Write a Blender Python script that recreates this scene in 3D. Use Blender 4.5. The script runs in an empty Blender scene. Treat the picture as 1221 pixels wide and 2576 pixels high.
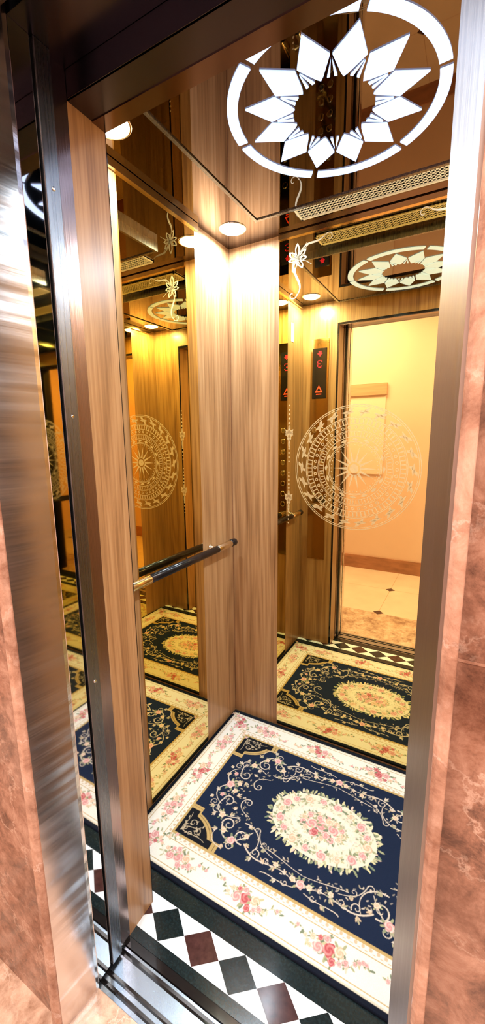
import bpy, math, random
import numpy as np
from mathutils import Vector, Matrix
random.seed(4); np.random.seed(4)
scene=bpy.context.scene
col=scene.collection
PI=math.pi

# ---------- key dimensions (metres) ----------
XL,XR=-1.045,0.25        # cabin side walls
YB,YF=1.752,0.79         # cabin back wall / inner front face
YO=0.686                 # outer face of cabin front
H=2.345
DX0,DX1=-0.80,0.0        # door opening
DH=2.20
LH=2.25                  # landing / outer header height
CX=(XL+XR)/2

def lin(r,g,b):
    f=lambda c:(c/255/12.92) if c/255<=0.04045 else ((c/255+0.055)/1.055)**2.4
    return (f(r),f(g),f(b))

# ---------- materials ----------
def newmat(name):
    m=bpy.data.materials.new(name); m.use_nodes=True
    nt=m.node_tree; b=nt.nodes['Principled BSDF']
    return m,nt,b
def N(nt,t,**kw):
    n=nt.nodes.new(t)
    for k,v in kw.items(): setattr(n,k,v)
    return n
def simple(name,c,metal=0,rough=0.5,noise=0.0,nscale=(20,20,20),emit=None,es=0,bump=0.0,spec=0.5,alpha=1):
    m,nt,b=newmat(name)
    b.inputs['Base Color'].default_value=(*c,1)
    b.inputs['Metallic'].default_value=metal
    b.inputs['Roughness'].default_value=rough
    b.inputs['Specular IOR Level'].default_value=spec
    b.inputs['Alpha'].default_value=alpha
    if noise>0 or bump>0:
        tc=N(nt,'ShaderNodeTexCoord'); mp=N(nt,'ShaderNodeMapping'); mp.inputs['Scale'].default_value=nscale
        no=N(nt,'ShaderNodeTexNoise'); no.inputs['Scale'].default_value=1; no.inputs['Detail'].default_value=4
        nt.links.new(tc.outputs['Object'],mp.inputs['Vector']); nt.links.new(mp.outputs['Vector'],no.inputs['Vector'])
        if noise>0:
            r=N(nt,'ShaderNodeValToRGB')
            r.color_ramp.elements[0].position=.3; r.color_ramp.elements[1].position=.7
            r.color_ramp.elements[0].color=(*[x*(1-noise) for x in c],1)
            r.color_ramp.elements[1].color=(*[min(1,x*(1+noise*.5)) for x in c],1)
            nt.links.new(no.outputs['Fac'],r.inputs['Fac']); nt.links.new(r.outputs['Color'],b.inputs['Base Color'])
        if bump>0:
            bp=N(nt,'ShaderNodeBump'); bp.inputs['Strength'].default_value=bump; bp.inputs['Distance'].default_value=.01
            nt.links.new(no.outputs['Fac'],bp.inputs['Height']); nt.links.new(bp.outputs['Normal'],b.inputs['Normal'])
    if emit:
        b.inputs['Emission Color'].default_value=(*emit,1); b.inputs['Emission Strength'].default_value=es
    return m
def wood(name,dark,mid,light,rough=.32):
    m,nt,b=newmat(name); L=nt.links.new
    tc=N(nt,'ShaderNodeTexCoord')
    mp=N(nt,'ShaderNodeMapping'); mp.inputs['Scale'].default_value=(5,5,.42)
    L(tc.outputs['Object'],mp.inputs['Vector'])
    n1=N(nt,'ShaderNodeTexNoise'); n1.inputs['Scale'].default_value=1.3; n1.inputs['Detail'].default_value=1.5
    L(mp.outputs['Vector'],n1.inputs['Vector'])
    mu=N(nt,'ShaderNodeMath',operation='MULTIPLY'); mu.inputs[1].default_value=60; L(n1.outputs['Fac'],mu.inputs[0])
    si=N(nt,'ShaderNodeMath',operation='SINE'); L(mu.outputs[0],si.inputs[0])
    mr=N(nt,'ShaderNodeMapRange'); mr.inputs[1].default_value=-1; mr.inputs[2].default_value=1; L(si.outputs[0],mr.inputs[0])
    mp2=N(nt,'ShaderNodeMapping'); mp2.inputs['Scale'].default_value=(140,140,3)
    L(tc.outputs['Object'],mp2.inputs['Vector'])
    n2=N(nt,'ShaderNodeTexNoise'); n2.inputs['Scale'].default_value=1; n2.inputs['Detail'].default_value=4
    L(mp2.outputs['Vector'],n2.inputs['Vector'])
    mp3=N(nt,'ShaderNodeMapping'); mp3.inputs['Scale'].default_value=(12,12,.15)
    L(tc.outputs['Object'],mp3.inputs['Vector'])
    n3=N(nt,'ShaderNodeTexNoise'); n3.inputs['Scale'].default_value=1; L(mp3.outputs['Vector'],n3.inputs['Vector'])
    a=N(nt,'ShaderNodeMath',operation='MULTIPLY'); a.inputs[1].default_value=.13; L(mr.outputs[0],a.inputs[0])
    c=N(nt,'ShaderNodeMath',operation='MULTIPLY_ADD'); c.inputs[1].default_value=.66; L(n2.outputs['Fac'],c.inputs[0]); L(a.outputs[0],c.inputs[2])
    d=N(nt,'ShaderNodeMath',operation='MULTIPLY_ADD'); d.inputs[1].default_value=.45; L(n3.outputs['Fac'],d.inputs[0]); L(c.outputs[0],d.inputs[2])
    r=N(nt,'ShaderNodeValToRGB'); e=r.color_ramp.elements
    e[0].position=.36; e[0].color=(*dark,1); e[1].position=.92; e[1].color=(*light,1)
    k=r.color_ramp.elements.new(.62); k.color=(*mid,1)
    L(d.outputs[0],r.inputs['Fac']); L(r.outputs['Color'],b.inputs['Base Color'])
    b.inputs['Roughness'].default_value=rough
    return m
def marble(name,c0,c1,c2,vein,rough=.12,sc=7):
    m,nt,b=newmat(name); L=nt.links.new
    tc=N(nt,'ShaderNodeTexCoord')
    n=N(nt,'ShaderNodeTexNoise'); n.inputs['Scale'].default_value=sc*2.6; n.inputs['Detail'].default_value=14; n.inputs['Roughness'].default_value=.74; n.inputs['Distortion'].default_value=.35
    L(tc.outputs['Object'],n.inputs['Vector'])
    r=N(nt,'ShaderNodeValToRGB'); r.color_ramp.elements[0].position=.36; r.color_ramp.elements[1].position=.66
    r.color_ramp.elements[0].color=(*c0,1); r.color_ramp.elements[1].color=(*c2,1)
    k=r.color_ramp.elements.new(.48); k.color=(*c1,1); L(n.outputs['Fac'],r.inputs['Fac'])
    n4=N(nt,'ShaderNodeTexNoise'); n4.inputs['Scale'].default_value=sc*.9; n4.inputs['Detail'].default_value=8; n4.inputs['Roughness'].default_value=.65
    L(tc.outputs['Object'],n4.inputs['Vector'])
    r5=N(nt,'ShaderNodeValToRGB'); r5.color_ramp.elements[0].position=.38; r5.color_ramp.elements[1].position=.52; r5.color_ramp.elements[0].color=(.56,.48,.44,1); r5.color_ramp.elements[1].color=(1,1,1,1)
    L(n4.outputs['Fac'],r5.inputs['Fac'])
    mb=N(nt,'ShaderNodeMix',data_type='RGBA',blend_type='MULTIPLY'); mb.inputs[0].default_value=1; L(r.outputs['Color'],mb.inputs[6]); L(r5.outputs['Color'],mb.inputs[7])
    mx0=N(nt,'ShaderNodeMix',data_type='VECTOR'); mx0.inputs[0].default_value=.22
    L(tc.outputs['Object'],mx0.inputs[4]); L(n4.outputs['Color'],mx0.inputs[5])
    v=N(nt,'ShaderNodeTexVoronoi',feature='DISTANCE_TO_EDGE'); v.inputs['Scale'].default_value=sc*1.0
    L(mx0.outputs[1],v.inputs['Vector'])
    r2=N(nt,'ShaderNodeValToRGB'); r2.color_ramp.elements[0].color=(1,1,1,1); r2.color_ramp.elements[1].color=(0,0,0,1); r2.color_ramp.elements[1].position=.026
    L(v.outputs['Distance'],r2.inputs['Fac'])
    r3=N(nt,'ShaderNodeValToRGB'); r3.color_ramp.elements[0].position=.42; r3.color_ramp.elements[1].position=.58; r3.color_ramp.elements[1].color=(.55,.55,.55,1); L(n4.outputs['Fac'],r3.inputs['Fac'])
    mu=N(nt,'ShaderNodeMath',operation='MULTIPLY'); L(r2.outputs['Color'],mu.inputs[0]); L(r3.outputs['Color'],mu.inputs[1])
    mx=N(nt,'ShaderNodeMix',data_type='RGBA'); L(mu.outputs[0],mx.inputs[0]); L(mb.outputs[2],mx.inputs[6]); mx.inputs[7].default_value=(*vein,1)
    L(mx.outputs[2],b.inputs['Base Color']); b.inputs['Roughness'].default_value=rough
    return m
def brushed(name,c,rough,vertical=False,amt=.25):
    m,nt,b=newmat(name); L=nt.links.new
    tc=N(nt,'ShaderNodeTexCoord'); mp=N(nt,'ShaderNodeMapping')
    mp.inputs['Scale'].default_value=(300,300,2) if vertical else (3,3,260)
    L(tc.outputs['Object'],mp.inputs['Vector'])
    n=N(nt,'ShaderNodeTexNoise'); n.inputs['Scale'].default_value=1; n.inputs['Detail'].default_value=3; L(mp.outputs['Vector'],n.inputs['Vector'])
    mr=N(nt,'ShaderNodeMapRange'); mr.inputs[3].default_value=rough*(1-amt); mr.inputs[4].default_value=rough*(1+amt); L(n.outputs['Fac'],mr.inputs[0])
    L(mr.outputs[0],b.inputs['Roughness'])
    mp2=N(nt,'ShaderNodeMapping'); mp2.inputs['Scale'].default_value=(1.5,1.5,11)
    L(tc.outputs['Object'],mp2.inputs['Vector'])
    n2=N(nt,'ShaderNodeTexNoise'); n2.inputs['Scale'].default_value=1; n2.inputs['Detail'].default_value=2; L(mp2.outputs['Vector'],n2.inputs['Vector'])
    bp0=N(nt,'ShaderNodeBump'); bp0.inputs['Strength'].default_value=0 if vertical else .5; bp0.inputs['Distance'].default_value=.02
    L(n2.outputs['Fac'],bp0.inputs['Height'])
    bp=N(nt,'ShaderNodeBump'); bp.inputs['Strength'].default_value=.06; bp.inputs['Distance'].default_value=.002
    L(n.outputs['Fac'],bp.inputs['Height']); L(bp0.outputs['Normal'],bp.inputs['Normal']); L(bp.outputs['Normal'],b.inputs['Normal'])
    b.inputs['Base Color'].default_value=(*c,1); b.inputs['Metallic'].default_value=1
    return m

M={}
M['wood']=wood('wood_laminate',(.185,.085,.032),(.36,.19,.080),(.50,.30,.145),rough=.3)
M['wood_d']=wood('dark_wood_laminate',(.10,.04,.015),(.20,.085,.035),(.30,.15,.07))
M['marble']=marble('brown_marble',lin(96,66,54),lin(144,104,86),lin(182,144,126),lin(214,188,172))
M['marble_l']=marble('marble_edge',lin(150,110,92),lin(180,140,120),lin(205,170,152),lin(225,205,195),rough=.1)
M['marble_f']=marble('marble_floor_border',lin(168,134,112),lin(200,168,146),lin(222,196,176),lin(235,215,200),rough=.15)
M['steel']=brushed('brushed_steel',(.74,.69,.67),.2)
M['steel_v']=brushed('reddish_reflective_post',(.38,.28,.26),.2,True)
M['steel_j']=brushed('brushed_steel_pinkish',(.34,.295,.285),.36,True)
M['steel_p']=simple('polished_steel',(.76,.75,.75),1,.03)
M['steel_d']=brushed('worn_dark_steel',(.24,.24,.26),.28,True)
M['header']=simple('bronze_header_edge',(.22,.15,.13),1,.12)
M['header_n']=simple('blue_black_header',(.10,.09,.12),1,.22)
M['mirror']=simple('gold_tinted_mirror',(.80,.64,.27),1,.003)
M['ceil']=simple('dark_mirror_ceiling',(.18,.138,.125),1,.012)
M['black']=simple('black_rubber',(.01,.01,.011),0,.5)
M['blackg']=simple('black_gloss',(.012,.010,.010),0,.08)
M['blacks']=simple('black_satin_rail',(.008,.007,.008),0,.22,spec=.3)
M['granite']=simple('black_granite',(.010,.018,.020),0,.12,noise=.5,nscale=(150,150,150))
M['white_t']=simple('white_tile',(.80,.87,.92),0,.1,noise=.04,nscale=(8,8,8))
M['maroon']=simple('maroon_tile',(.062,.024,.022),0,.12,noise=.4,nscale=(60,60,60))
M['gold']=simple('polished_gold',(.90,.70,.34),1,.14)
M['palegold']=simple('pale_champagne_metal',(.82,.74,.56),1,.16)
M['chrome']=simple('chrome',(.85,.83,.80),1,.06)
M['frost']=simple('etched_frosting',(.74,.55,.27),0,.7,alpha=.55)
M['frost2']=simple('bright_etched_frosting',(.82,.74,.55),0,.7,alpha=.85)
M['led']=simple('lit_acrylic',(.4,.5,.6),0,.4,emit=(.41,.58,1.0),es=1.3)
M['lamp']=simple('lit_lens',(1,1,1),0,.4,emit=(.70,.86,1.0),es=60)
M['hall']=simple('peach_plaster',lin(238,208,190),0,.6,noise=.05,nscale=(2,2,2))
M['hallc']=simple('white_plaster',(.8,.79,.78),0,.7)
M['tile']=simple('beige_tile',lin(226,206,188),0,.12,noise=.08,nscale=(5,5,5))
M['brown']=simple('brown_skirting',lin(178,124,94),0,.25,noise=.3,nscale=(6,6,20))
M['alu']=brushed('aluminium_sill',(.44,.49,.55),.25,True)
M['blind']=simple('cream_blind',lin(240,222,206),0,.5)
M['pelmet']=simple('tan_pelmet',lin(206,166,132),0,.5,noise=.15,nscale=(4,4,60))
M['red']=simple('red_digit',(.7,.01,.03),0,.5,emit=(1,.01,.06),es=.95)
M['orange']=simple('orange_digit',(.8,.05,.02),0,.5,emit=(1,.06,.01),es=1.4)
M['paper']=simple('white_paper',(.85,.83,.75),0,.7)
M['grille']=simple('silver_grille',(.92,.94,.94),0,.45)

# ---------- mesh helpers ----------
def link(o,parent=None,label=None,category=None,kind=None,group=None):
    col.objects.link(o)
    if parent is not None: o.parent=parent
    if label: o['label']=label
    if category: o['category']=category
    if kind: o['kind']=kind
    if group: o['group']=group
    return o
def mesh(name,verts,faces,mats,fm=None,smooth=False,**kw):
    me=bpy.data.meshes.new(name); me.from_pydata(verts,[],faces)
    for m in (mats if isinstance(mats,(list,tuple)) else [mats]): me.materials.append(m)
    if fm is not None:
        for p,i in zip(me.polygons,fm): p.material_index=i
    if smooth:
        for p in me.polygons: p.use_smooth=True
    me.update()
    return link(bpy.data.objects.new(name,me),**kw)
def bx(x0,x1,y0,y1,z0,z1,off=0):
    v=[(x0,y0,z0),(x1,y0,z0),(x1,y1,z0),(x0,y1,z0),(x0,y0,z1),(x1,y0,z1),(x1,y1,z1),(x0,y1,z1)]
    f=[(0,3,2,1),(4,5,6,7),(0,1,5,4),(1,2,6,5),(2,3,7,6),(3,0,4,7)]
    return v,[tuple(i+off for i in q) for q in f]
def boxes(name,bl,mats,bevel=0,**kw):
    V=[];F=[];fm=[]
    for b in bl:
        mi=b[6] if len(b)>6 else 0
        v,f=bx(*b[:6],off=len(V)); V+=v; F+=f; fm+=[mi]*6
    o=mesh(name,V,F,mats,fm,**kw)
    if bevel>0:
        md=o.modifiers.new('bevel','BEVEL'); md.width=bevel; md.segments=2; md.limit_method='ANGLE'
    return o
def box(name,x0,x1,y0,y1,z0,z1,m,**kw): return boxes(name,[(x0,x1,y0,y1,z0,z1)],m,**kw)
def prism(name,pts,z0,z1,m,bevel=0,**kw):
    n=len(pts); V=[(x,y,z0) for x,y in pts]+[(x,y,z1) for x,y in pts]
    F=[tuple(reversed(range(n))),tuple(range(n,2*n))]+[(i,(i+1)%n,n+(i+1)%n,n+i) for i in range(n)]
    o=mesh(name,V,F,m,**kw)
    if bevel>0:
        md=o.modifiers.new('bevel','BEVEL'); md.width=bevel; md.segments=3; md.limit_method='ANGLE'
    return o
def lathe(name,prof,m,seg=32,axis='Z',loc=(0,0,0),**kw):
    V=[];F=[]
    for r,h in prof:
        for i in range(seg):
            a=2*PI*i/seg; p=(r*math.cos(a),r*math.sin(a),h)
            if axis=='Y': p=(p[0],p[2],-p[1])
            if axis=='X': p=(p[2],p[0],p[1])
            V.append((p[0]+loc[0],p[1]+loc[1],p[2]+loc[2]))
    for k in range(len(prof)-1):
        for i in range(seg):
            j=(i+1)%seg; F.append((k*seg+i,k*seg+j,(k+1)*seg+j,(k+1)*seg+i))
    F.append(tuple(reversed(range(seg)))); F.append(tuple(range((len(prof)-1)*seg,len(prof)*seg)))
    o=mesh(name,V,F,m,**kw)
    for p in o.data.polygons: p.use_smooth=len(p.vertices)==4
    return o
class Flat:
    """collects 2-D polygons, emits one thin mesh"""
    def __init__(s): s.p=[]
    def poly(s,pts): s.p.append(list(pts))
    def ring(s,cx,cy,r0,r1,a0=0,a1=2*PI,seg=96):
        n=max(2,int(seg*(a1-a0)/(2*PI)))
        for i in range(n):
            a=a0+(a1-a0)*i/n; b=a0+(a1-a0)*(i+1)/n
            s.p.append([(cx+r0*math.cos(a),cy+r0*math.sin(a)),(cx+r1*math.cos(a),cy+r1*math.sin(a)),(cx+r1*math.cos(b),cy+r1*math.sin(b)),(cx+r0*math.cos(b),cy+r0*math.sin(b))])
    def disc(s,cx,cy,r,seg=12,ry=None,ang=0):
        ry=r if ry is None else ry; c,q=math.cos(ang),math.sin(ang)
        s.p.append([(cx+r*math.cos(t)*c-ry*math.sin(t)*q,cy+r*math.cos(t)*q+ry*math.sin(t)*c) for t in [2*PI*i/seg for i in range(seg)]])
    def stroke(s,pts,w0,w1=None,mid=None):
        w1=w0 if w1 is None else w1; n=len(pts); L=[];R=[]
        for i,(x,y) in enumerate(pts):
            a=pts[max(0,i-1)]; b=pts[min(n-1,i+1)]; dx,dy=b[0]-a[0],b[1]-a[1]; l=math.hypot(dx,dy) or 1
            t=i/(n-1); w=w0+(w1-w0)*t
            if mid: w=w*(1-math.sin(PI*t))+mid*math.sin(PI*t)
            L.append((x-dy/l*w/2,y+dx/l*w/2)); R.append((x+dy/l*w/2,y-dx/l*w/2))
        for i in range(n-1): s.p.append([L[i],R[i],R[i+1],L[i+1]])
    def leaf(s,x,y,l,w,ang,seg=8,bend=0):
        up=[];dn=[]
        for i in range(seg+1):
            t=i/seg; ww=w*max(0,math.sin(PI*t))**.8/2; bx_=l*t; by_=bend*l*math.sin(PI*t/2)**2
            up.append((bx_,by_+ww)); dn.append((bx_,by_-ww))
        pts=dn+up[::-1][1:-1]; c,q=math.cos(ang),math.sin(ang)
        s.p.append([(x+a*c-b*q,y+a*q+b*c) for a,b in pts])
    def make(s,name,m,fn,**kw):
        V=[];F=[]
        for pts in s.p:
            F.append(tuple(range(len(V),len(V)+len(pts)))); V+=[fn(a,b) for a,b in pts]
        return mesh(name,V,F,m,**kw)
def bez(p0,p1,p2,p3,n=16):
    return [tuple((1-t)**3*a+3*(1-t)**2*t*b+3*(1-t)*t*t*c+t**3*d for a,b,c,d in zip(p0,p1,p2,p3)) for t in [i/n for i in range(n+1)]]
def spiral(cx,cy,r,a0,turns,n=28,shrink=.15):
    return [(cx+r*(1-(1-shrink)*i/n)*math.cos(a0+2*PI*turns*i/n),cy+r*(1-(1-shrink)*i/n)*math.sin(a0+2*PI*turns*i/n)) for i in range(n+1)]

# ================= STRUCTURE =================
S=dict(kind='structure')
V=[];F=[];fm=[]
def addbox(b,mi):
    global V,F,fm
    v,f=bx(*b,off=len(V)); V+=v;F+=f;fm+=[mi]*6
def addpoly(pts,z,mi):
    global V,F,fm
    F.append(tuple(range(len(V),len(V)+len(pts)))); V+=[(x,y,z) for x,y in pts]; fm.append(mi)
addbox((XL-.1,XR+.1,YO,YB+.1,-.08,0),0)
yc=.766; hh=.050; pit=.125
addpoly([(XL,yc-hh),(XR,yc-hh),(XR,yc+hh),(XL,yc+hh)],.0004,1)
for i in range(-3,9):
    cx=-.715+pit*i
    if cx-pit/2<XL or cx+pit/2>XR: continue
    addpoly([(cx-pit/2,yc),(cx,yc-hh),(cx+pit/2,yc),(cx,yc+hh)],.0008,0 if i%2==0 else 2)
mesh('floor',V,F,[M['granite'],M['white_t'],M['maroon']],fm,label='black granite lift floor with white, black and maroon diamonds',**S)
V=[];F=[];fm=[]
HX0,HX1,HY=-2.3,1.7,-1.11
addbox((HX0-.1,HX1+.1,HY-.1,.555,-.08,0),0)
addpoly([(HX0,.07),(HX1,.07),(HX1,.555),(HX0,.555)],.0004,1)
for tx in [-1.8,-1.2,-.6,0,.6,1.2]:
    addpoly([(tx-.0012,HY),(tx+.0012,HY),(tx+.0012,.07),(tx-.0012,.07)],.0003,2)
    for ty in (.054,-.54):
        addpoly([(tx-.045,ty),(tx,ty-.045),(tx+.045,ty),(tx,ty+.045)],.0008,3)
addpoly([(HX0,-.5412),(HX1,-.5412),(HX1,-.5388),(HX0,-.5388)],.0003,2)
mesh('floor_hall',V,F,[M['tile'],M['marble_f'],M['brown'],M['maroon']],fm,label='polished beige hall tiles with dark diamond insets',**S)

box('wall_left',XL-.05,XL,YO,YB+.05,0,H+.1,M['wood'],label='honey brown wood laminate side wall of lift',**S)
box('wall_right',XR,XR+.05,YO,YB+.05,0,H+.1,M['wood'],label='honey brown wood laminate side wall of lift',**S)
box('wall_back',XL,XR,YB,YB+.05,0,H+.1,M['wood'],label='honey brown wood laminate rear wall of lift',**S)
boxes('wall_front',[(XL,DX0,YO,YF,0,H+.1),(DX1,XR,YO,YF,0,H+.1),(DX0,DX1,YO+.004,YF,DH+.002,H+.1)],M['wood'],label='wood laminate door surround inside the lift',**S)
boxes('trim_14',[(DX0,DX1,.752,YF+.001,DH-.004,DH+.002,0),(DX0,DX1,YO,.752,DH-.002,DH+.002,1),(DX0,DX1,YO-.001,YO+.004,DH-.002,LH+.02,1)],[M['header'],M['header_n']],label='dark reflective metal underside of the lift doorway',**S)
boxes('trim_15',[(DX0-.012,DX0+.0005,YF,YF+.002,0,DH+.012),(DX1-.0005,DX1+.012,YF,YF+.002,0,DH+.012),(DX0,DX1,YF,YF+.002,DH,DH+.012)],M['blackg'],label='black edging around the lift doorway',**S)
box('ceiling',XL,XR,YF,YB,H,H+.06,M['ceil'],label='dark bronze mirror ceiling of the lift cabin',**S)
PX0,PX1,PY0,PY1=-.785,.0,.872,1.527
box('trim_1',PX0,PX1,PY0,PY1,H-.03,H,M['ceil'],label='dropped dark mirror ceiling centre panel',**S)
e=.012
boxes('trim_2',[(PX0-e,PX0,PY0-e,PY1+e,H-.034,H),(PX1,PX1+e,PY0-e,PY1+e,H-.034,H),(PX0,PX1,PY0-e,PY0,H-.034,H),(PX0,PX1,PY1,PY1+e,H-.034,H)],M['steel_d'],label='dark metal edge frame of the ceiling panel',**S)
box('trim_3',XL,XL+.003,YB-.003,YB,.01,H,M['wood_d'],label='thin dark joint in the cabin corner',**S)

boxes('wall_hall_front',[(HX0,DX0,.46,.546,0,2.9),(DX1,HX1,.46,.546,0,2.9),(DX0,DX1,.46,.546,LH+.05,2.9)],M['marble'],label='polished brown veined marble around the lift entrance',**S)
boxes('trim_16',[(.004,HX1,.4592,.46,1.262,1.265),(HX0,-.83,.4592,.46,1.262,1.265)],M['marble_l'],label='thin pale joint between marble slabs',**S)
box('wall_hall_rear',HX0,HX1,HY-.1,HY,0,2.9,M['hall'],label='warm peach plaster hall wall',**S)
box('wall_hall_left',HX0-.1,HX0,HY-.1,.56,0,2.9,M['hall'],label='warm peach plaster hall wall',**S)
box('wall_hall_right',HX1,HX1+.1,HY-.1,.56,0,2.9,M['hall'],label='warm peach plaster hall wall',**S)
box('ceiling_hall',HX0,HX1,HY,.46,2.9,3.0,M['hallc'],label='white plaster hall ceiling',**S)
box('baseboard_rear',HX0,HX1,HY,HY+.015,0,.15,M['brown'],label='brown stone skirting of the hall',**S)
prism('trim_4',[(-.830,.442),(-.812,.442),(-.803,.450),(-.803,.46),(-.830,.46)],0,2.6,M['marble_l'],bevel=.003,label='pale polished marble edge moulding',**S)
prism('trim_5',[(-.012,.452),(-.006,.446),(.004,.446),(.004,.46),(-.012,.46)],0,2.6,M['marble_l'],bevel=.002,label='pale polished marble edge moulding',**S)
prism('trim_6',[(-.803,.452),(-.800,.452),(-.785,.546),(-.787,.556),(-.803,.556)],0,LH+.05,M['steel'],label='brushed stainless steel landing door jamb',**S)
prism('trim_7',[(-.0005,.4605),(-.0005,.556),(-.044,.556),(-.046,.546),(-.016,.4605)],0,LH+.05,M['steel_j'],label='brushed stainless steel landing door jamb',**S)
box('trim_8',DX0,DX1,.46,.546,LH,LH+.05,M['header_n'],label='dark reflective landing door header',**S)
boxes('trim_9',[(-.90,-.802,.557,.685,0,H+.1),(DX0,DX1,.557,.685,LH+.03,H+.1),(.002,.1,.557,.685,0,H+.1)],M['black'],label='black lining of the gap between doors',**S)
def door(name,x0,x1,y0,y1,mat_,label):
    return box(name,x0,x1,y0,y1,.012,LH+.0,mat_,bevel=.0015,label=label,**S)
door('door_1',-.8015,-.790,.558,.602,M['steel_p'],'polished stainless landing door leaf, slid open')
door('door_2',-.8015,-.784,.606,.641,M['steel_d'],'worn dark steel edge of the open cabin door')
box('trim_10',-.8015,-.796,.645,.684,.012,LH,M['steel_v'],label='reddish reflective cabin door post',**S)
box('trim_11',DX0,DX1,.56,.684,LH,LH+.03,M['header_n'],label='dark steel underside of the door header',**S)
bl=[(-.803,.01,.600,.640,-.05,-.001),(-.803,.01,.556,.566,-.05,-.001),(-.803,.01,.578,.588,-.05,-.001),(-.803,.01,.654,.660,-.05,-.001),
    (-.803,.01,.556,.6855,-.06,-.010,1),(-.803,.01,.664,.6855,-.05,-.001,1)]
boxes('trim_12',bl,[M['alu'],M['blackg']],label='grooved aluminium lift door sill',**S)

box('window_1',-1.75,-.84,HY,HY+.012,1.09,1.93,M['blind'],label='cream roller blind covering a hall window',**S)
box('trim_13',-1.78,-.83,HY,HY+.03,1.93,2.05,M['pelmet'],label='tan wooden pelmet above the blind',**S)

# ================= MIRRORS =================
MX0,MX1=-.79,.0
bm=box('wall_mirror',MX0,MX1,YB-.005,YB,.012,H-.022,M['mirror'],label='full-height gold tinted mirror with etched drum motif on rear wall',category='mirror')
box('mirror_trim',MX0,MX1,YB-.014,YB,H-.022,H-.004,M['gold'],parent=bm,label='polished gold strip')
yb=YB-.0056
def onback(a,b): return (a,yb,b)
fl=Flat(); cx,cz,R=-.435,1.365,.267
for r0,r1 in ((.987,1.0),(.962,.972),(.80,.812),(.783,.79),(.698,.708),(.60,.608),(.583,.590),(.50,.510),(.42,.430),(.402,.41)):
    fl.ring(cx,cz,R*r0,R*r1,seg=120)
n=72
for i in range(n):
    a=2*PI*i/n
    for (q0,q1,wd) in ((.71,.78,.016),(.515,.575,.014)):
        fl.ring(cx,cz,R*q0,R*q1,a,a+wd*1.6,seg=1200)
for i in range(40):
    a=2*PI*i/40
    fl.ring(cx+R*.652*math.cos(a),cz+R*.652*math.sin(a),R*.014,R*.027,seg=10)
    fl.disc(cx+R*.375*math.cos(a),cz+R*.375*math.sin(a),R*.010,6)
for i in range(22):
    a=2*PI*i/22
    def P(t,rr): return (cx+R*rr*math.cos(a+t),cz+R*rr*math.sin(a+t))
    fl.poly([P(-.11,.885),P(-.03,.86),P(.05,.865),P(.12,.90),P(.05,.905),P(.0,.91)])
    fl.poly([P(-.05,.885),P(-.10,.95),P(-.04,.945),P(.02,.89)])
    fl.poly([P(.0,.875),P(.04,.822),P(.08,.826),P(.06,.88)])
for i in range(16):
    a=2*PI*i/16
    def P(t,rr): return (cx+R*rr*math.cos(a+t),cz+R*rr*math.sin(a+t))
    fl.poly([P(-.13,.46),P(-.03,.435),P(.12,.465),P(.0,.485)])
for i in range(14):   # pointed star
    a=2*PI*i/14
    def P(t,rr): return (cx+R*rr*math.cos(a+t),cz+R*rr*math.sin(a+t))
    fl.poly([P(-.224,.10),P(0,.35),P(.0,.10)]); fl.poly([P(.0,.10),P(0,.35),P(.224,.10)])
fl.ring(cx,cz,0.001,R*.07,seg=24)
fl.make('etched_drum_motif',M['frost'],onback,parent=bm,label='frosted circular drum pattern with sun and birds')
for sx in (-.735,-.115):
    for (z0,z1) in ((1.39,1.64),(1.10,1.34)):
        fl=Flat()
        n=14
        for i in range(n):
            t=i/(n-1); z=z0+(z1-z0)*t
            fl.disc(sx,z,.0035+.002*math.sin(PI*t),8)
        zc=z0+.5*(z1-z0)-.02
        for s in (-1,1):
            fl.leaf(sx,zc,.035,.012,PI/2-s*.55); fl.leaf(sx,zc+.02,.028,.010,PI/2-s*.8); fl.leaf(sx,zc+.035,.03,.010,-PI/2-s*.7)
        fl.leaf(sx,zc,.06,.012,PI/2); fl.leaf(sx,zc,.05,.010,-PI/2)
        fl.disc(sx,zc,.010,12)
        fl.make('etched_pendant_motif',M['frost'],onback,parent=bm,label='frosted string of beads and leaves')
for s,ox in ((1,-.705),(-1,-.085)):
    fl=Flat(); oz=2.235
    def T(pts): return [(ox+s*a,oz+b) for a,b in pts]
    for ang,l,wd in ((80,.062,.024),(130,.050,.024),(30,.050,.022),(170,.042,.018),(-10,.042,.020),(-70,.044,.022),(-130,.046,.022)):
        a=math.radians(ang); sub_=Flat(); sub_.leaf(0,0,l,wd,a,bend=.18)
        outer=sub_.p[0]; c=(sum(p[0] for p in outer)/len(outer),sum(p[1] for p in outer)/len(outer))
        m=len(outer)
        for i in range(m):
            p,q=outer[i],outer[(i+1)%m]
            pi=(c[0]+(p[0]-c[0])*.55,c[1]+(p[1]-c[1])*.65); qi=(c[0]+(q[0]-c[0])*.55,c[1]+(q[1]-c[1])*.65)
            fl.poly(T([p,q,qi,pi]))
        fl.poly(T([(0,0),(.3*l*math.cos(a-.12),.3*l*math.sin(a-.12)),(.75*l*math.cos(a+.1),.75*l*math.sin(a+.1))]))
    for ang in (50,60,-20):
        a=math.radians(ang); fl.stroke(T([(0,0),(.04*math.cos(a),.04*math.sin(a)),(.068*math.cos(a-.1),.068*math.sin(a-.1))]),.0018)
    fl.stroke(T(bez((0,-.02),(-.04,-.06),(.04,-.09),(.0,-.14))),.003,.002,mid=.009)
    fl.stroke(T(spiral(-.022,-.135,.022,0,-.8)),.004,.002)
    fl.stroke(T(bez((.01,.02),(.04,.075),(.08,.03),(.12,.07))),.003,.002,mid=.008)
    fl.stroke(T(spiral(.135,.055,.02,2.6,-.8)),.004,.002)
    fl.make('etched_lily_motif',M['frost2'],onback,parent=bm,label='frosted lily with curling stems')
LM0,LM1=1.06,1.474
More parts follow.
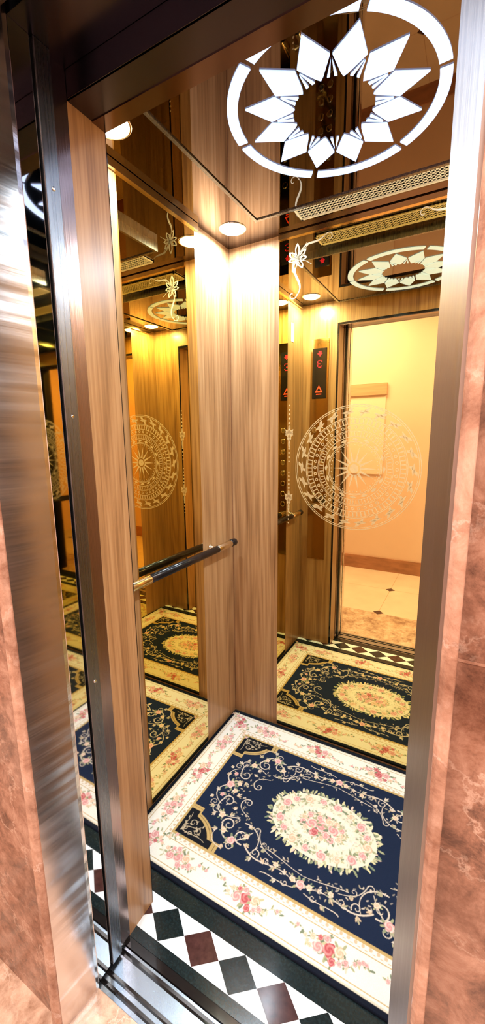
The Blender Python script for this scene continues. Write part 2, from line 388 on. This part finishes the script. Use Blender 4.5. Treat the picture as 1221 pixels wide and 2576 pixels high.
lm=box('wall_mirror.001',XL,XL+.005,LM0,LM1,.012,H-.022,M['mirror'],label='plain full-height gold tinted mirror behind handrail on side wall',category='mirror')
box('mirror_trim',XL,XL+.014,LM0-.22,LM1+.02,H-.026,H-.002,M['palegold'],parent=lm,label='pale gold strip')
rm=box('wall_mirror.002',XR-.005,XR,LM0,LM1,.012,H-.022,M['mirror'],label='plain full-height gold tinted mirror opposite the handrail',category='mirror')
box('mirror_trim',XR-.014,XR,LM0-.22,LM1+.02,H-.026,H-.002,M['palegold'],parent=rm,label='pale gold strip')

# ================= HANDRAIL =================
hr=bpy.data.objects.new('handrail',None); hr.location=(XL,1.27,.99)
link(hr,label='black handrail with pale gold ends fixed to the lift wall',category='handrail')
bpy.context.view_layer.update()
def sub(o,par):
    o.parent=par; o.matrix_parent_inverse=par.matrix_world.inverted(); return o
rx=XL+.048; rz=.991
sub(lathe('rail',[(.0165,1.07),(.0165,1.53)],M['blacks'],axis='Y',loc=(rx,0,rz)),hr)
for a,b in ((.94,1.07),(1.53,1.645)):
    sub(lathe('gold_sleeve',[(.0165,a),(.0172,a+.002),(.0172,b-.002),(.0165,b)],M['palegold'],axis='Y',loc=(rx,0,rz),label='pale gold sleeve'),hr)
for a,b,d in ((.90,.94,0),(1.645,1.69,1)):
    pr=[(.0172,a),(.018,a+.004),(.018,b-.006),(.015,b)] if d else [(.015,a),(.018,a+.006),(.018,b-.004),(.0172,b)]
    sub(lathe('end_cap',pr,M['blacks'],axis='Y',loc=(rx,0,rz)),hr)
for y in (.985,1.54):
    xw=XL+.0005
    br=lathe('bracket',[(.016,xw),(.016,xw+.004),(.009,xw+.007),(.008,XL+.025),(.010,rx-.013)],M['palegold'],axis='X',loc=(0,y,rz),seg=20,label='pale gold wall bracket')
    sub(br,hr)

# ================= CEILING LIGHT =================
ox,oy=-.375,1.157
cl=bpy.data.objects.new('ceiling_light',None); cl.location=(ox,oy,H-.03)
link(cl,label='illuminated white sunburst ornament inside a segmented ring on ceiling',category='ceiling light')
bpy.context.view_layer.update()
RR=.270; zt=H-.0302; zb=H-.0335
for i in range(12):
    a=2*PI*i/12
    def P(r,t): return (ox+RR*r*math.cos(a+t),oy+RR*r*math.sin(a+t))
    d=math.radians
    sub(prism('petal',[P(.83,0),P(.585,d(14.0)),P(.40,d(4.5)),P(.365,0),P(.40,-d(4.5)),P(.585,-d(14.0))],zb,zt,M['led']),cl)
    b=a+PI/12
    def Q(r,t): return (ox+RR*r*math.cos(b+t),oy+RR*r*math.sin(b+t))
    for s in (-1,1):
        pts=[Q(.375,s*d(6.6)),Q(.375,s*d(2.8)),Q(.53,s*d(.6))]
        sub(prism('ray',pts if s<0 else pts[::-1],zb,zt,M['led']),cl)
for i in range(6):
    a0=i*PI/3+.034; a1=(i+1)*PI/3-.034; n=24
    o_=[(ox+RR*math.cos(a0+(a1-a0)*k/n),oy+RR*math.sin(a0+(a1-a0)*k/n)) for k in range(n+1)]
    i_=[(ox+RR*.900*math.cos(a0+(a1-a0)*k/n),oy+RR*.900*math.sin(a0+(a1-a0)*k/n)) for k in range(n+1)]
    V=[];F=[]
    for (p,q) in zip(o_,i_): V+= [(p[0],p[1],zb),(q[0],q[1],zb),(p[0],p[1],zt),(q[0],q[1],zt)]
    for k in range(n):
        b=4*k; F+=[(b,b+1,b+5,b+4),(b+2,b+6,b+7,b+3),(b,b+4,b+6,b+2),(b+1,b+3,b+7,b+5)]
    F+=[(0,2,3,1),(4*n,4*n+1,4*n+3,4*n+2)]
    sub(mesh('ring_segment',V,F,M['led']),cl)

# ================= DOWNLIGHTS =================
def downlight(name,x,y,z):
    e_=bpy.data.objects.new(name,None); e_.location=(x,y,z)
    link(e_,label='small round recessed downlight, switched on, in lift ceiling',category='downlight',group='cabin downlights')
    bpy.context.view_layer.update()
    sub(lathe('bezel',[(.058,z),(.057,z-.002),(.052,z-.003),(.050,z-.001)],M['chrome'],loc=(x,y,0)),e_)
    sub(lathe('lens',[(.0495,z-.0012),(.049,z-.003),(.043,z-.006),(.028,z-.009),(.012,z-.010)],M['lamp'],loc=(x,y,0)),e_)
    ld=bpy.data.lights.new('downlight_bulb','AREA'); ld.shape='DISK'; ld.size=.055; ld.energy=9.5; ld.color=(.70,.86,1)
    lo=bpy.data.objects.new('downlight_bulb',ld); lo.location=(x,y,z-.0115); col.objects.link(lo); sub(lo,e_)
for i,(x,y) in enumerate(((-.935,.945),(-.935,1.60),(.14,.945),(.14,1.60))):
    downlight('downlight' if i==0 else 'downlight.%03d'%i,x,y,H)

# ================= VENT =================
vx0,vx1,vy0,vy1=-.66,-.13,1.575,1.672
vg=box('vent_grille',vx0,vx1,vy0,vy1,H-.002,H-.0002,M['blackg'],label='silver perforated ventilation grille in the lift ceiling',category='vent')
bl=[(vx0,vx1,vy0,vy0+.008,H-.007,H-.002),(vx0,vx1,vy1-.008,vy1,H-.007,H-.002),(vx0,vx0+.008,vy0,vy1,H-.007,H-.002),(vx1-.008,vx1,vy0,vy1,H-.007,H-.002)]
n=40
for i in range(1,n):
    x=vx0+(vx1-vx0)*i/n; bl.append((x-.0042,x+.0042,vy0,vy1,H-.004,H-.002))
for i in range(1,6):
    y=vy0+(vy1-vy0)*i/6; bl.append((vx0,vx1,y-.004,y+.004,H-.004,H-.002))
boxes('grille_bars',bl,M['grille'],parent=vg,label='silver lattice')

# ================= CONTROL PANEL =================
px=-.925
cp=box('control_panel',px-.062,px+.062,YF-.001,YF+.004,.64,2.13,simple('panel_plate',(.5,.36,.18),1,.12),label='lift control panel with red display and round buttons on wood',category='control panel')
box('display_screen',px-.048,px+.048,YF+.004,YF+.010,1.75,2.07,M['blackg'],bevel=.002,parent=cp,label='black display with red floor number')
# dot-matrix glyphs (8 rows), faces +y so columns run from +x to -x
def dots(name,rows,zc,pitch,m,label):
    fl=Flat(); nc=len(rows[0]); nr=len(rows)
    for r,row in enumerate(rows):
        for c,ch in enumerate(row):
            if ch=='#':
                x=px+.003-(c-(nc-1)/2)*pitch; z=zc-(r-(nr-1)/2)*pitch
                fl.disc(x,z,pitch*.46,8)
    return fl.make(name,m,lambda a,b:(a,YF+.0108,b),parent=cp,label=label)
dots('floor_digit',['.###.','#...#','....#','..##.','....#','#...#','.###.'],1.972,.0070,M['red'],'glowing red dot matrix digit 3')
dots('arrow_symbol',['.###.','.###.','#####','.###.','..#..'],2.036,.0068,M['red'],'glowing red dot matrix down arrow')
fl=Flat()
t3=[(-.026,-.020),(.026,-.020),(0,.026)]; ti=[(a*.55,b*.55-.001) for a,b in t3]
for i in range(3): j=(i+1)%3; fl.poly([t3[i],t3[j],ti[j],ti[i]])
fl.poly([(-.018,-.034),(.018,-.034),(.018,-.028),(-.018,-.028)])
fl.make('arrow_symbol',M['orange'],lambda a,b:(px+a,YF+.0108,1.81+b),parent=cp,label='glowing orange triangle')
for r in range(8):
    for c in (-1,1):
        z=1.02+r*.075
        lathe('button',[(.019,YF+.004),(.019,YF+.008),(.015,YF+.010),(.013,YF+.009)],M['chrome'],axis='Y',loc=(px+c*.027,0,z),seg=20,parent=cp,label='round chrome push button')
box('paper_notice',XL,XL+.0015,.955,1.0,2.09,2.2,M['paper'],label='small white paper sticker on wood wall',category='sticker')
for y,z in ((.624,2.0),(.624,1.55),(.624,.9)):
    lathe('screw' ,[(.004,-.784),(.004,-.7825),(.002,-.782)],M['chrome'],axis='X',loc=(0,y,z),seg=12,label='small steel screw head on the door edge',category='screw',group='door edge screws')

# ================= RUG =================
RX,RY=.645,.432; rcx,rcy=-.392,1.302
NX,NY=960,644
xs=np.linspace(-RX,RX,NX); ys=np.linspace(-RY,RY,NY)
X,Y=np.meshgrid(xs,ys)
C=np.zeros((NY,NX,3),dtype=np.float32)
cream=lin(222,217,206); creamd=lin(204,194,172); navy=lin(20,32,56); blackc=lin(15,18,26); tan=lin(180,152,98); pale=lin(200,186,170)
C[:]=lin(12,18,32)
def setm(m,c): C[m]=c
ax,ay=np.abs(X),np.abs(Y)
inr=lambda a,b:(ax<a)&(ay<b)
setm(inr(RX-.014,RY-.014),creamd)
setm(inr(RX-.020,RY-.020),cream)
FXr,FYr=.495,.288
setm(inr(FXr+.032,FYr+.032),tan)
setm(inr(FXr+.029,FYr+.029),cream)
g=inr(FXr+.024,FYr+.024)
pat=(np.sin(X*2*PI/.022)*np.sin(Y*2*PI/.022)>.15)
setm(g&pat,lin(196,172,142))
setm(inr(FXr+.009,FYr+.009),tan)
setm(inr(FXr,FYr),navy)
a=FXr-ax; b=FYr-ay
def spand(sc):
    e1=(a/(.145*sc))**2+(b/(.105*sc))**2<1
    s1=(a<.165*sc)&(b<.034*sc); s2=(a<.045*sc)&(b<.125*sc)
    return (e1|s1|s2)&inr(FXr,FYr)
setm(spand(1.09),tan); setm(spand(1.03),lin(110,88,60)); setm(spand(1.01),tan); setm(spand(.93),blackc)
m=((np.abs(ax-(RX-.027))<.0014)&(ay<RY-.025))|((np.abs(ay-(RY-.027))<.0014)&(ax<RX-.025)); setm(m,tan)
def win(cx,cy,r):
    i0=max(0,int((cx-r+RX)/(2*RX)*(NX-1))); i1=min(NX,int((cx+r+RX)/(2*RX)*(NX-1))+2)
    j0=max(0,int((cy-r+RY)/(2*RY)*(NY-1))); j1=min(NY,int((cy+r+RY)/(2*RY)*(NY-1))+2)
    return slice(j0,j1),slice(i0,i1)
def ell(cx,cy,rx_,ry_,ang,c,al=1.0):
    w=win(cx,cy,max(rx_,ry_)); x=X[w]-cx; y=Y[w]-cy
    u=x*math.cos(ang)+y*math.sin(ang); v=-x*math.sin(ang)+y*math.cos(ang)
    m=(u/rx_)**2+(v/ry_)**2<1
    sb=C[w]; sb[m]=sb[m]*(1-al)+np.array(c,dtype=np.float32)*al
def leafc(x,y,l,w_,ang,c,al=1.0): ell(x+l/2*math.cos(ang),y+l/2*math.sin(ang),l/2,w_/2,ang,c,al)
rnd=random.Random(7)
greens=[lin(134,140,108),lin(158,158,122),lin(114,126,102),lin(182,176,138)]
PAL={'red':(lin(170,76,80),lin(216,150,146)),'pink':(lin(200,136,134),lin(228,198,188)),'peach':(lin(206,168,140),lin(230,212,192))}
def rose(cx,cy,r,p='pink',leaves=4):
    for i in range(leaves):
        an=rnd.uniform(0,2*PI); leafc(cx+r*.6*math.cos(an),cy+r*.6*math.sin(an),r*1.3,r*.5,an,rnd.choice(greens))
    d,l=PAL[p]
    w=win(cx,cy,r*1.15); x=X[w]-cx; y=Y[w]-cy; rr=np.hypot(x,y)/r; th=np.arctan2(y,x)
    rad=1+.12*np.cos(5*th+rnd.uniform(0,6)); m=rr<rad
    s=.5+.5*np.sin(th*2+rr*10+rnd.uniform(0,6)); s=s*np.clip(rr*1.3,0,1)
    colr=np.array(d)[None,None]*(1-s[...,None])+np.array(l)[None,None]*s[...,None]
    C[w][m]=colr[m]
def strokec(pts,w0,w1,c):
    n=len(pts)
    for i in range(n-1):
        (x0,y0),(x1,y1)=pts[i],pts[i+1]; d=math.hypot(x1-x0,y1-y0); k=max(1,int(d/.0013))
        for j in range(k):
            t=(i+j/k)/(n-1); f=j/k
            ww=w0+(w1-w0)*t
            ell(x0+(x1-x0)*f,y0+(y1-y0)*f,ww/2,ww/2,0,c)
for sx in (-1,1):
    for sy in (-1,1):
        kx,ky=sx*(FXr),sy*(FYr)
        oc=lin(176,160,134)
        T=lambda pts:[(kx-sx*p,ky-sy*q_) for p,q_ in pts]
        for pts in (bez((.015,.015),(.03,.06),(.06,.03),(.085,.06)),spiral(.045,.062,.016,0,1.1),spiral(.078,.036,.016,1.5,-1.1),bez((.02,.02),(.06,.01),(.09,.03),(.125,.014)),bez((.018,.02),(.01,.05),(.03,.07),(.016,.10)),spiral(.03,.035,.012,2,1.0),spiral(.055,.018,.010,0,1.0)):
            strokec(T(pts),.0035,.002,oc)
        for k in range(18):
            q0=rnd.uniform(.012,.11); q1=rnd.uniform(.012,.08)
            if (q0/.125)**2+(q1/.09)**2<1: leafc(kx-sx*q0,ky-sy*q1,.012,.005,rnd.uniform(0,6.3),oc)
def cluster(cx,cy,ang,big='red'):
    ca,sa=math.cos(ang),math.sin(ang)
    def P(u,v): return cx+u*ca-v*sa,cy+u*sa+v*ca
    for s in (-1,1):
        pts=[P(s*(.02+.10*t),.018*math.sin(t*6)) for t in [i/10 for i in range(11)]]
        strokec(pts,.0020,.0013,lin(180,168,132))
        for t in (.35,.45,.55,.65,.75,.85,.95):
            x,y=P(s*(.02+.10*t),.018*math.sin(t*6)); an=ang+rnd.uniform(-1.5,1.5)+(PI if s<0 else 0)
            leafc(x,y,.016,.006,an,rnd.choice(greens+[lin(216,190,168)]))
            if rnd.random()<.5: rose(x,y,.0065,rnd.choice(['pink','peach']),1)
    for (u,v,r,p) in ((0,0,.020,big),(.032,.008,.016,'pink'),(-.030,-.008,.016,'peach'),(.012,-.024,.011,'pink'),(-.014,.024,.011,big),(.053,-.010,.009,'peach'),(-.050,.008,.010,'pink'),(.032,-.018,.008,big),(-.035,.018,.008,'pink')):
        x,y=P(u,v); rose(x,y,r,p,3)
BX=(RX-.03+FXr+.032)/2; BY=(RY-.03+FYr+.032)/2
for t in (-.42,-.14,.14,.42):
    cluster(t,BY,0,'red' if abs(t)<.3 else 'pink'); cluster(t,-BY,PI,'red' if abs(t)<.3 else 'pink')
for t in (-.2,.0,.2):
    cluster(BX,t,PI/2,'pink' if t else 'red'); cluster(-BX,t,-PI/2,'pink' if t else 'red')
for sx in (-1,1):
    for sy in (-1,1): cluster(sx*BX,sy*BY,sx*sy*.7,'red')
def sc1(sx,sy):
    T=lambda pts:[(sx*p,sy*q_) for p,q_ in pts]
    for pts,w0,w1 in (
        (bez((.03,.235),(.12,.20),(.16,.27),(.235,.205)),.0025,.0055),
        (spiral(.255,.185,.030,1.9,-1.3),.0055,.002),
        (bez((.225,.15),(.27,.24),(.33,.24),(.35,.17)),.003,.0055),
        (spiral(.325,.165,.028,.2,-1.3),.0055,.002),
        (bez((.30,.12),(.38,.16),(.43,.13),(.40,.07)),.003,.005),
        (spiral(.378,.075,.026,-.2,-1.2),.005,.002),
        (bez((.40,.10),(.46,.08),(.46,.03),(.425,.01)),.0025,.005),
        (bez((.20,.225),(.16,.16),(.23,.12),(.27,.13)),.0025,.005),
        (spiral(.185,.215,.018,2.5,1.1),.004,.002),
        (bez((.27,.10),(.33,.09),(.34,.05),(.31,.03)),.0025,.004),
        (spiral(.30,.045,.016,-1.0,-1.1),.004,.002),
        (bez((.02,.255),(.07,.27),(.12,.25),(.14,.265)),.0025,.003),
        (bez((.12,.20),(.17,.19),(.19,.17),(.20,.14)),.002,.0035),
        (spiral(.215,.135,.014,2.9,1.1),.0035,.0015),
        (spiral(.43,.105,.016,1.0,-1.1),.0035,.0015),
        (bez((.36,.21),(.37,.25),(.33,.262),(.30,.258)),.002,.0035),
        (spiral(.405,.125,.020,2.2,-1.3),.004,.0015),
        (spiral(.28,.235,.016,0,1.2),.0035,.0015),
        (bez((.0,.205),(.06,.20),(.10,.185),(.15,.18)),.002,.003),
        (spiral(.165,.172,.012,1.5,-1.1),.003,.0015),
        (spiral(.05,.255,.012,0,1.1),.003,.0015),
        (spiral(.135,.222,.013,1.0,-1.1),.003,.0015)):
        strokec(T(pts),w0,w1,pale)
    for (x,y,l,an) in ((.10,.225,.024,.9),(.14,.235,.024,-.7),(.06,.232,.02,-1.2),(.19,.235,.024,1.0),(.29,.22,.024,.9),(.355,.20,.024,.4),(.34,.13,.022,-2.2),(.42,.12,.024,.4),(.44,.05,.022,-.6),(.36,.04,.024,-2.2),(.25,.14,.024,-2.6),(.39,.02,.024,2.2),(.23,.20,.02,2.6),(.31,.245,.02,2.0),(.08,.262,.02,.6),(.33,.09,.02,.4),(.40,.145,.02,1.2),(.345,.185,.018,2.8),(.45,.08,.018,.9),(.165,.20,.018,-2.0)):
        for dd in (-.5,0,.5):
            leafc(sx*x,sy*y,l*(1 if dd==0 else .75),.006,math.atan2(sy*math.sin(an+dd),sx*math.cos(an+dd)),rnd.choice([pale,lin(194,170,142),lin(160,154,126)]))
    for k in range(70):
        t=rnd.uniform(0,PI/2); rr_=rnd.uniform(.84,1.12); x=.375*math.cos(t)*rr_; y=.215*math.sin(t)*rr_
        if y<.262 and x<.46 and ((.495-x)/.16)**2+((.288-y)/.12)**2>1: leafc(sx*x,sy*y,.011,.0045,rnd.uniform(0,6.3),rnd.choice([pale,lin(170,156,130),lin(140,132,122)]),.85)
    rose(sx*.285,sy*.215,.015,'pink',6); rose(sx*.37,sy*.14,.013,'peach',6); rose(sx*.24,sy*.175,.010,'peach',4)
    rose(sx*.33,sy*.195,.010,'peach',4); rose(sx*.10,sy*.215,.009,'peach',4); rose(sx*.42,sy*.06,.009,'pink',3)
for sx in (-1,1):
    for sy in (-1,1): sc1(sx,sy)
for sx in (-1,1):
    rose(sx*.415,0,.018,'pink',6); rose(sx*.38,.02,.010,'peach',3); rose(sx*.38,-.02,.010,'peach',3)
for sy in (-1,1):
    rose(0,sy*.235,.015,'pink',6); rose(.03,sy*.23,.010,'peach',3); rose(-.03,sy*.23,.010,'peach',3)
n=170
for i in range(n):
    t=2*PI*i/n; k=rnd.uniform(.90,1.05); x=.202*math.cos(t)*k; y=.132*math.sin(t)*k
    leafc(x,y,rnd.uniform(.016,.028),.008,math.atan2(y/.132**2,x/.202**2)+rnd.uniform(-.7,.7),rnd.choice(greens+[lin(212,202,162),lin(216,204,176),lin(200,192,150),lin(212,184,166)]))
ell(0,0,.204,.134,0,lin(218,208,188))
for i in range(560):
    t=rnd.uniform(0,2*PI); k=math.sqrt(rnd.uniform(.25,1)); leafc(.192*math.cos(t)*k,.124*math.sin(t)*k,.012,.005,rnd.uniform(0,6.28),rnd.choice(greens+[lin(218,200,182),lin(220,190,178),lin(214,182,170),lin(224,212,190)]),.65)
for i in range(18):
    t=2*PI*i/18; rose(.172*math.cos(t),.110*math.sin(t),.014 if i%2 else .018,'pink' if i%3 else 'peach',4)
ell(0,0,.124,.078,0,lin(226,220,202),.65)
for i in range(110):
    t=rnd.uniform(0,2*PI); leafc(.085*math.cos(t),.05*math.sin(t),.015,.006,rnd.uniform(0,6.28),rnd.choice(greens+[lin(220,196,180)]),.6)
for i in range(13):
    t=2*PI*i/13; rose(.078*math.cos(t),.045*math.sin(t),.013,'peach' if i%2==0 else 'pink',3)
for x,y,r,p in ((0,0,.025,'pink'),(.042,.006,.021,'pink'),(-.042,-.004,.021,'pink'),(.018,.032,.016,'peach'),(-.022,-.032,.015,'red'),(-.02,.030,.013,'pink'),(.022,-.028,.014,'pink')): rose(x,y,r,p,3)
# slight softening, as of woven pile
Cb=C.copy()
Cb[1:-1,1:-1]=(C[1:-1,1:-1]*4+C[:-2,1:-1]+C[2:,1:-1]+C[1:-1,:-2]+C[1:-1,2:])/8
C=Cb*(.92+.12*np.random.rand(NY,NX,1)).astype(np.float32)
zv=np.full((NY,NX),.009); zv+= .0006*np.random.rand(NY,NX)
zv[0,:]=zv[-1,:]=.0015; zv[:,0]=zv[:,-1]=.0015
co=np.stack([X+rcx,Y+rcy,zv],-1).astype(np.float32).reshape(-1)
idx=np.arange(NX*NY).reshape(NY,NX)
quadsI=np.stack([idx[:-1,:-1],idx[:-1,1:],idx[1:,1:],idx[1:,:-1]],-1).reshape(-1,4)
me=bpy.data.meshes.new('rug'); nf=len(quadsI)
me.vertices.add(NX*NY); me.vertices.foreach_set('co',co)
me.loops.add(nf*4); me.loops.foreach_set('vertex_index',quadsI.reshape(-1).astype(np.int32))
me.polygons.add(nf); me.polygons.foreach_set('loop_start',np.arange(0,nf*4,4,dtype=np.int32))
try: me.polygons.foreach_set('loop_total',np.full(nf,4,dtype=np.int32))
except Exception: pass
me.update(calc_edges=True)
at=me.color_attributes.new('weave','FLOAT_COLOR','POINT')
rgba=np.ones((NY*NX,4),dtype=np.float32); rgba[:,:3]=C.reshape(-1,3); at.data.foreach_set('color',rgba.reshape(-1))
m,nt,b=newmat('woven_rug'); an=N(nt,'ShaderNodeAttribute'); an.attribute_name='weave'
nt.links.new(an.outputs['Color'],b.inputs['Base Color']); b.inputs['Roughness'].default_value=.85; b.inputs['Specular IOR Level'].default_value=.15
me.materials.append(m)
link(bpy.data.objects.new('rug',me),label='cream and navy floral rug with rose medallion on the lift floor',category='rug')

# ================= ADDED HALL FILL LAMPS =================
for i,x in enumerate((-1.3,.6)):  # fill lights added out of view, with housings, to brighten hall and entrance
    hl=box('hall_fill_lamp' if i==0 else 'hall_fill_lamp.001',x-.5,x+.5,-.75,-.15,2.86,2.9,M['chrome'],label='warm rectangular fill lamp, added out of view overhead in the hall',category='fill lamp',group='hall fill lamps')
    ld=bpy.data.lights.new('fill_panel','AREA'); ld.shape='RECTANGLE'; ld.size=.96; ld.size_y=.56; ld.energy=40; ld.color=(1,.91,.83)
    lo=bpy.data.objects.new('fill_panel',ld); lo.location=(x,-.45,2.855); col.objects.link(lo); lo.parent=hl

wd=bpy.data.worlds.new('world'); scene.world=wd; wd.use_nodes=True
wd.node_tree.nodes['Background'].inputs[0].default_value=(.9,.85,.8,1); wd.node_tree.nodes['Background'].inputs[1].default_value=.2
scene.view_settings.view_transform='Standard'
scene.view_settings.exposure=0.42

# ================= CAMERA =================
psi=math.radians(29.4); th=math.radians(10.4); rho=math.radians(.6)
Hf=Vector((-math.sin(psi),math.cos(psi),0)); Rv=Vector((math.cos(psi),math.sin(psi),0)); Z=Vector((0,0,1))
Fv=Hf*math.cos(th)-Z*math.sin(th); Uv=Hf*math.sin(th)+Z*math.cos(th)
R2=Rv*math.cos(rho)-Uv*math.sin(rho); U2=Uv*math.cos(rho)+Rv*math.sin(rho)
cam=bpy.data.cameras.new('camera'); co_=bpy.data.objects.new('camera',cam); col.objects.link(co_)
mw=Matrix((( R2.x,U2.x,-Fv.x,0),(R2.y,U2.y,-Fv.y,0),(R2.z,U2.z,-Fv.z,1.5),(0,0,0,1)))
co_.matrix_world=mw
cam.sensor_fit='VERTICAL'; cam.sensor_height=36; cam.lens=1020/2576*36; cam.clip_start=.01
scene.camera=co_
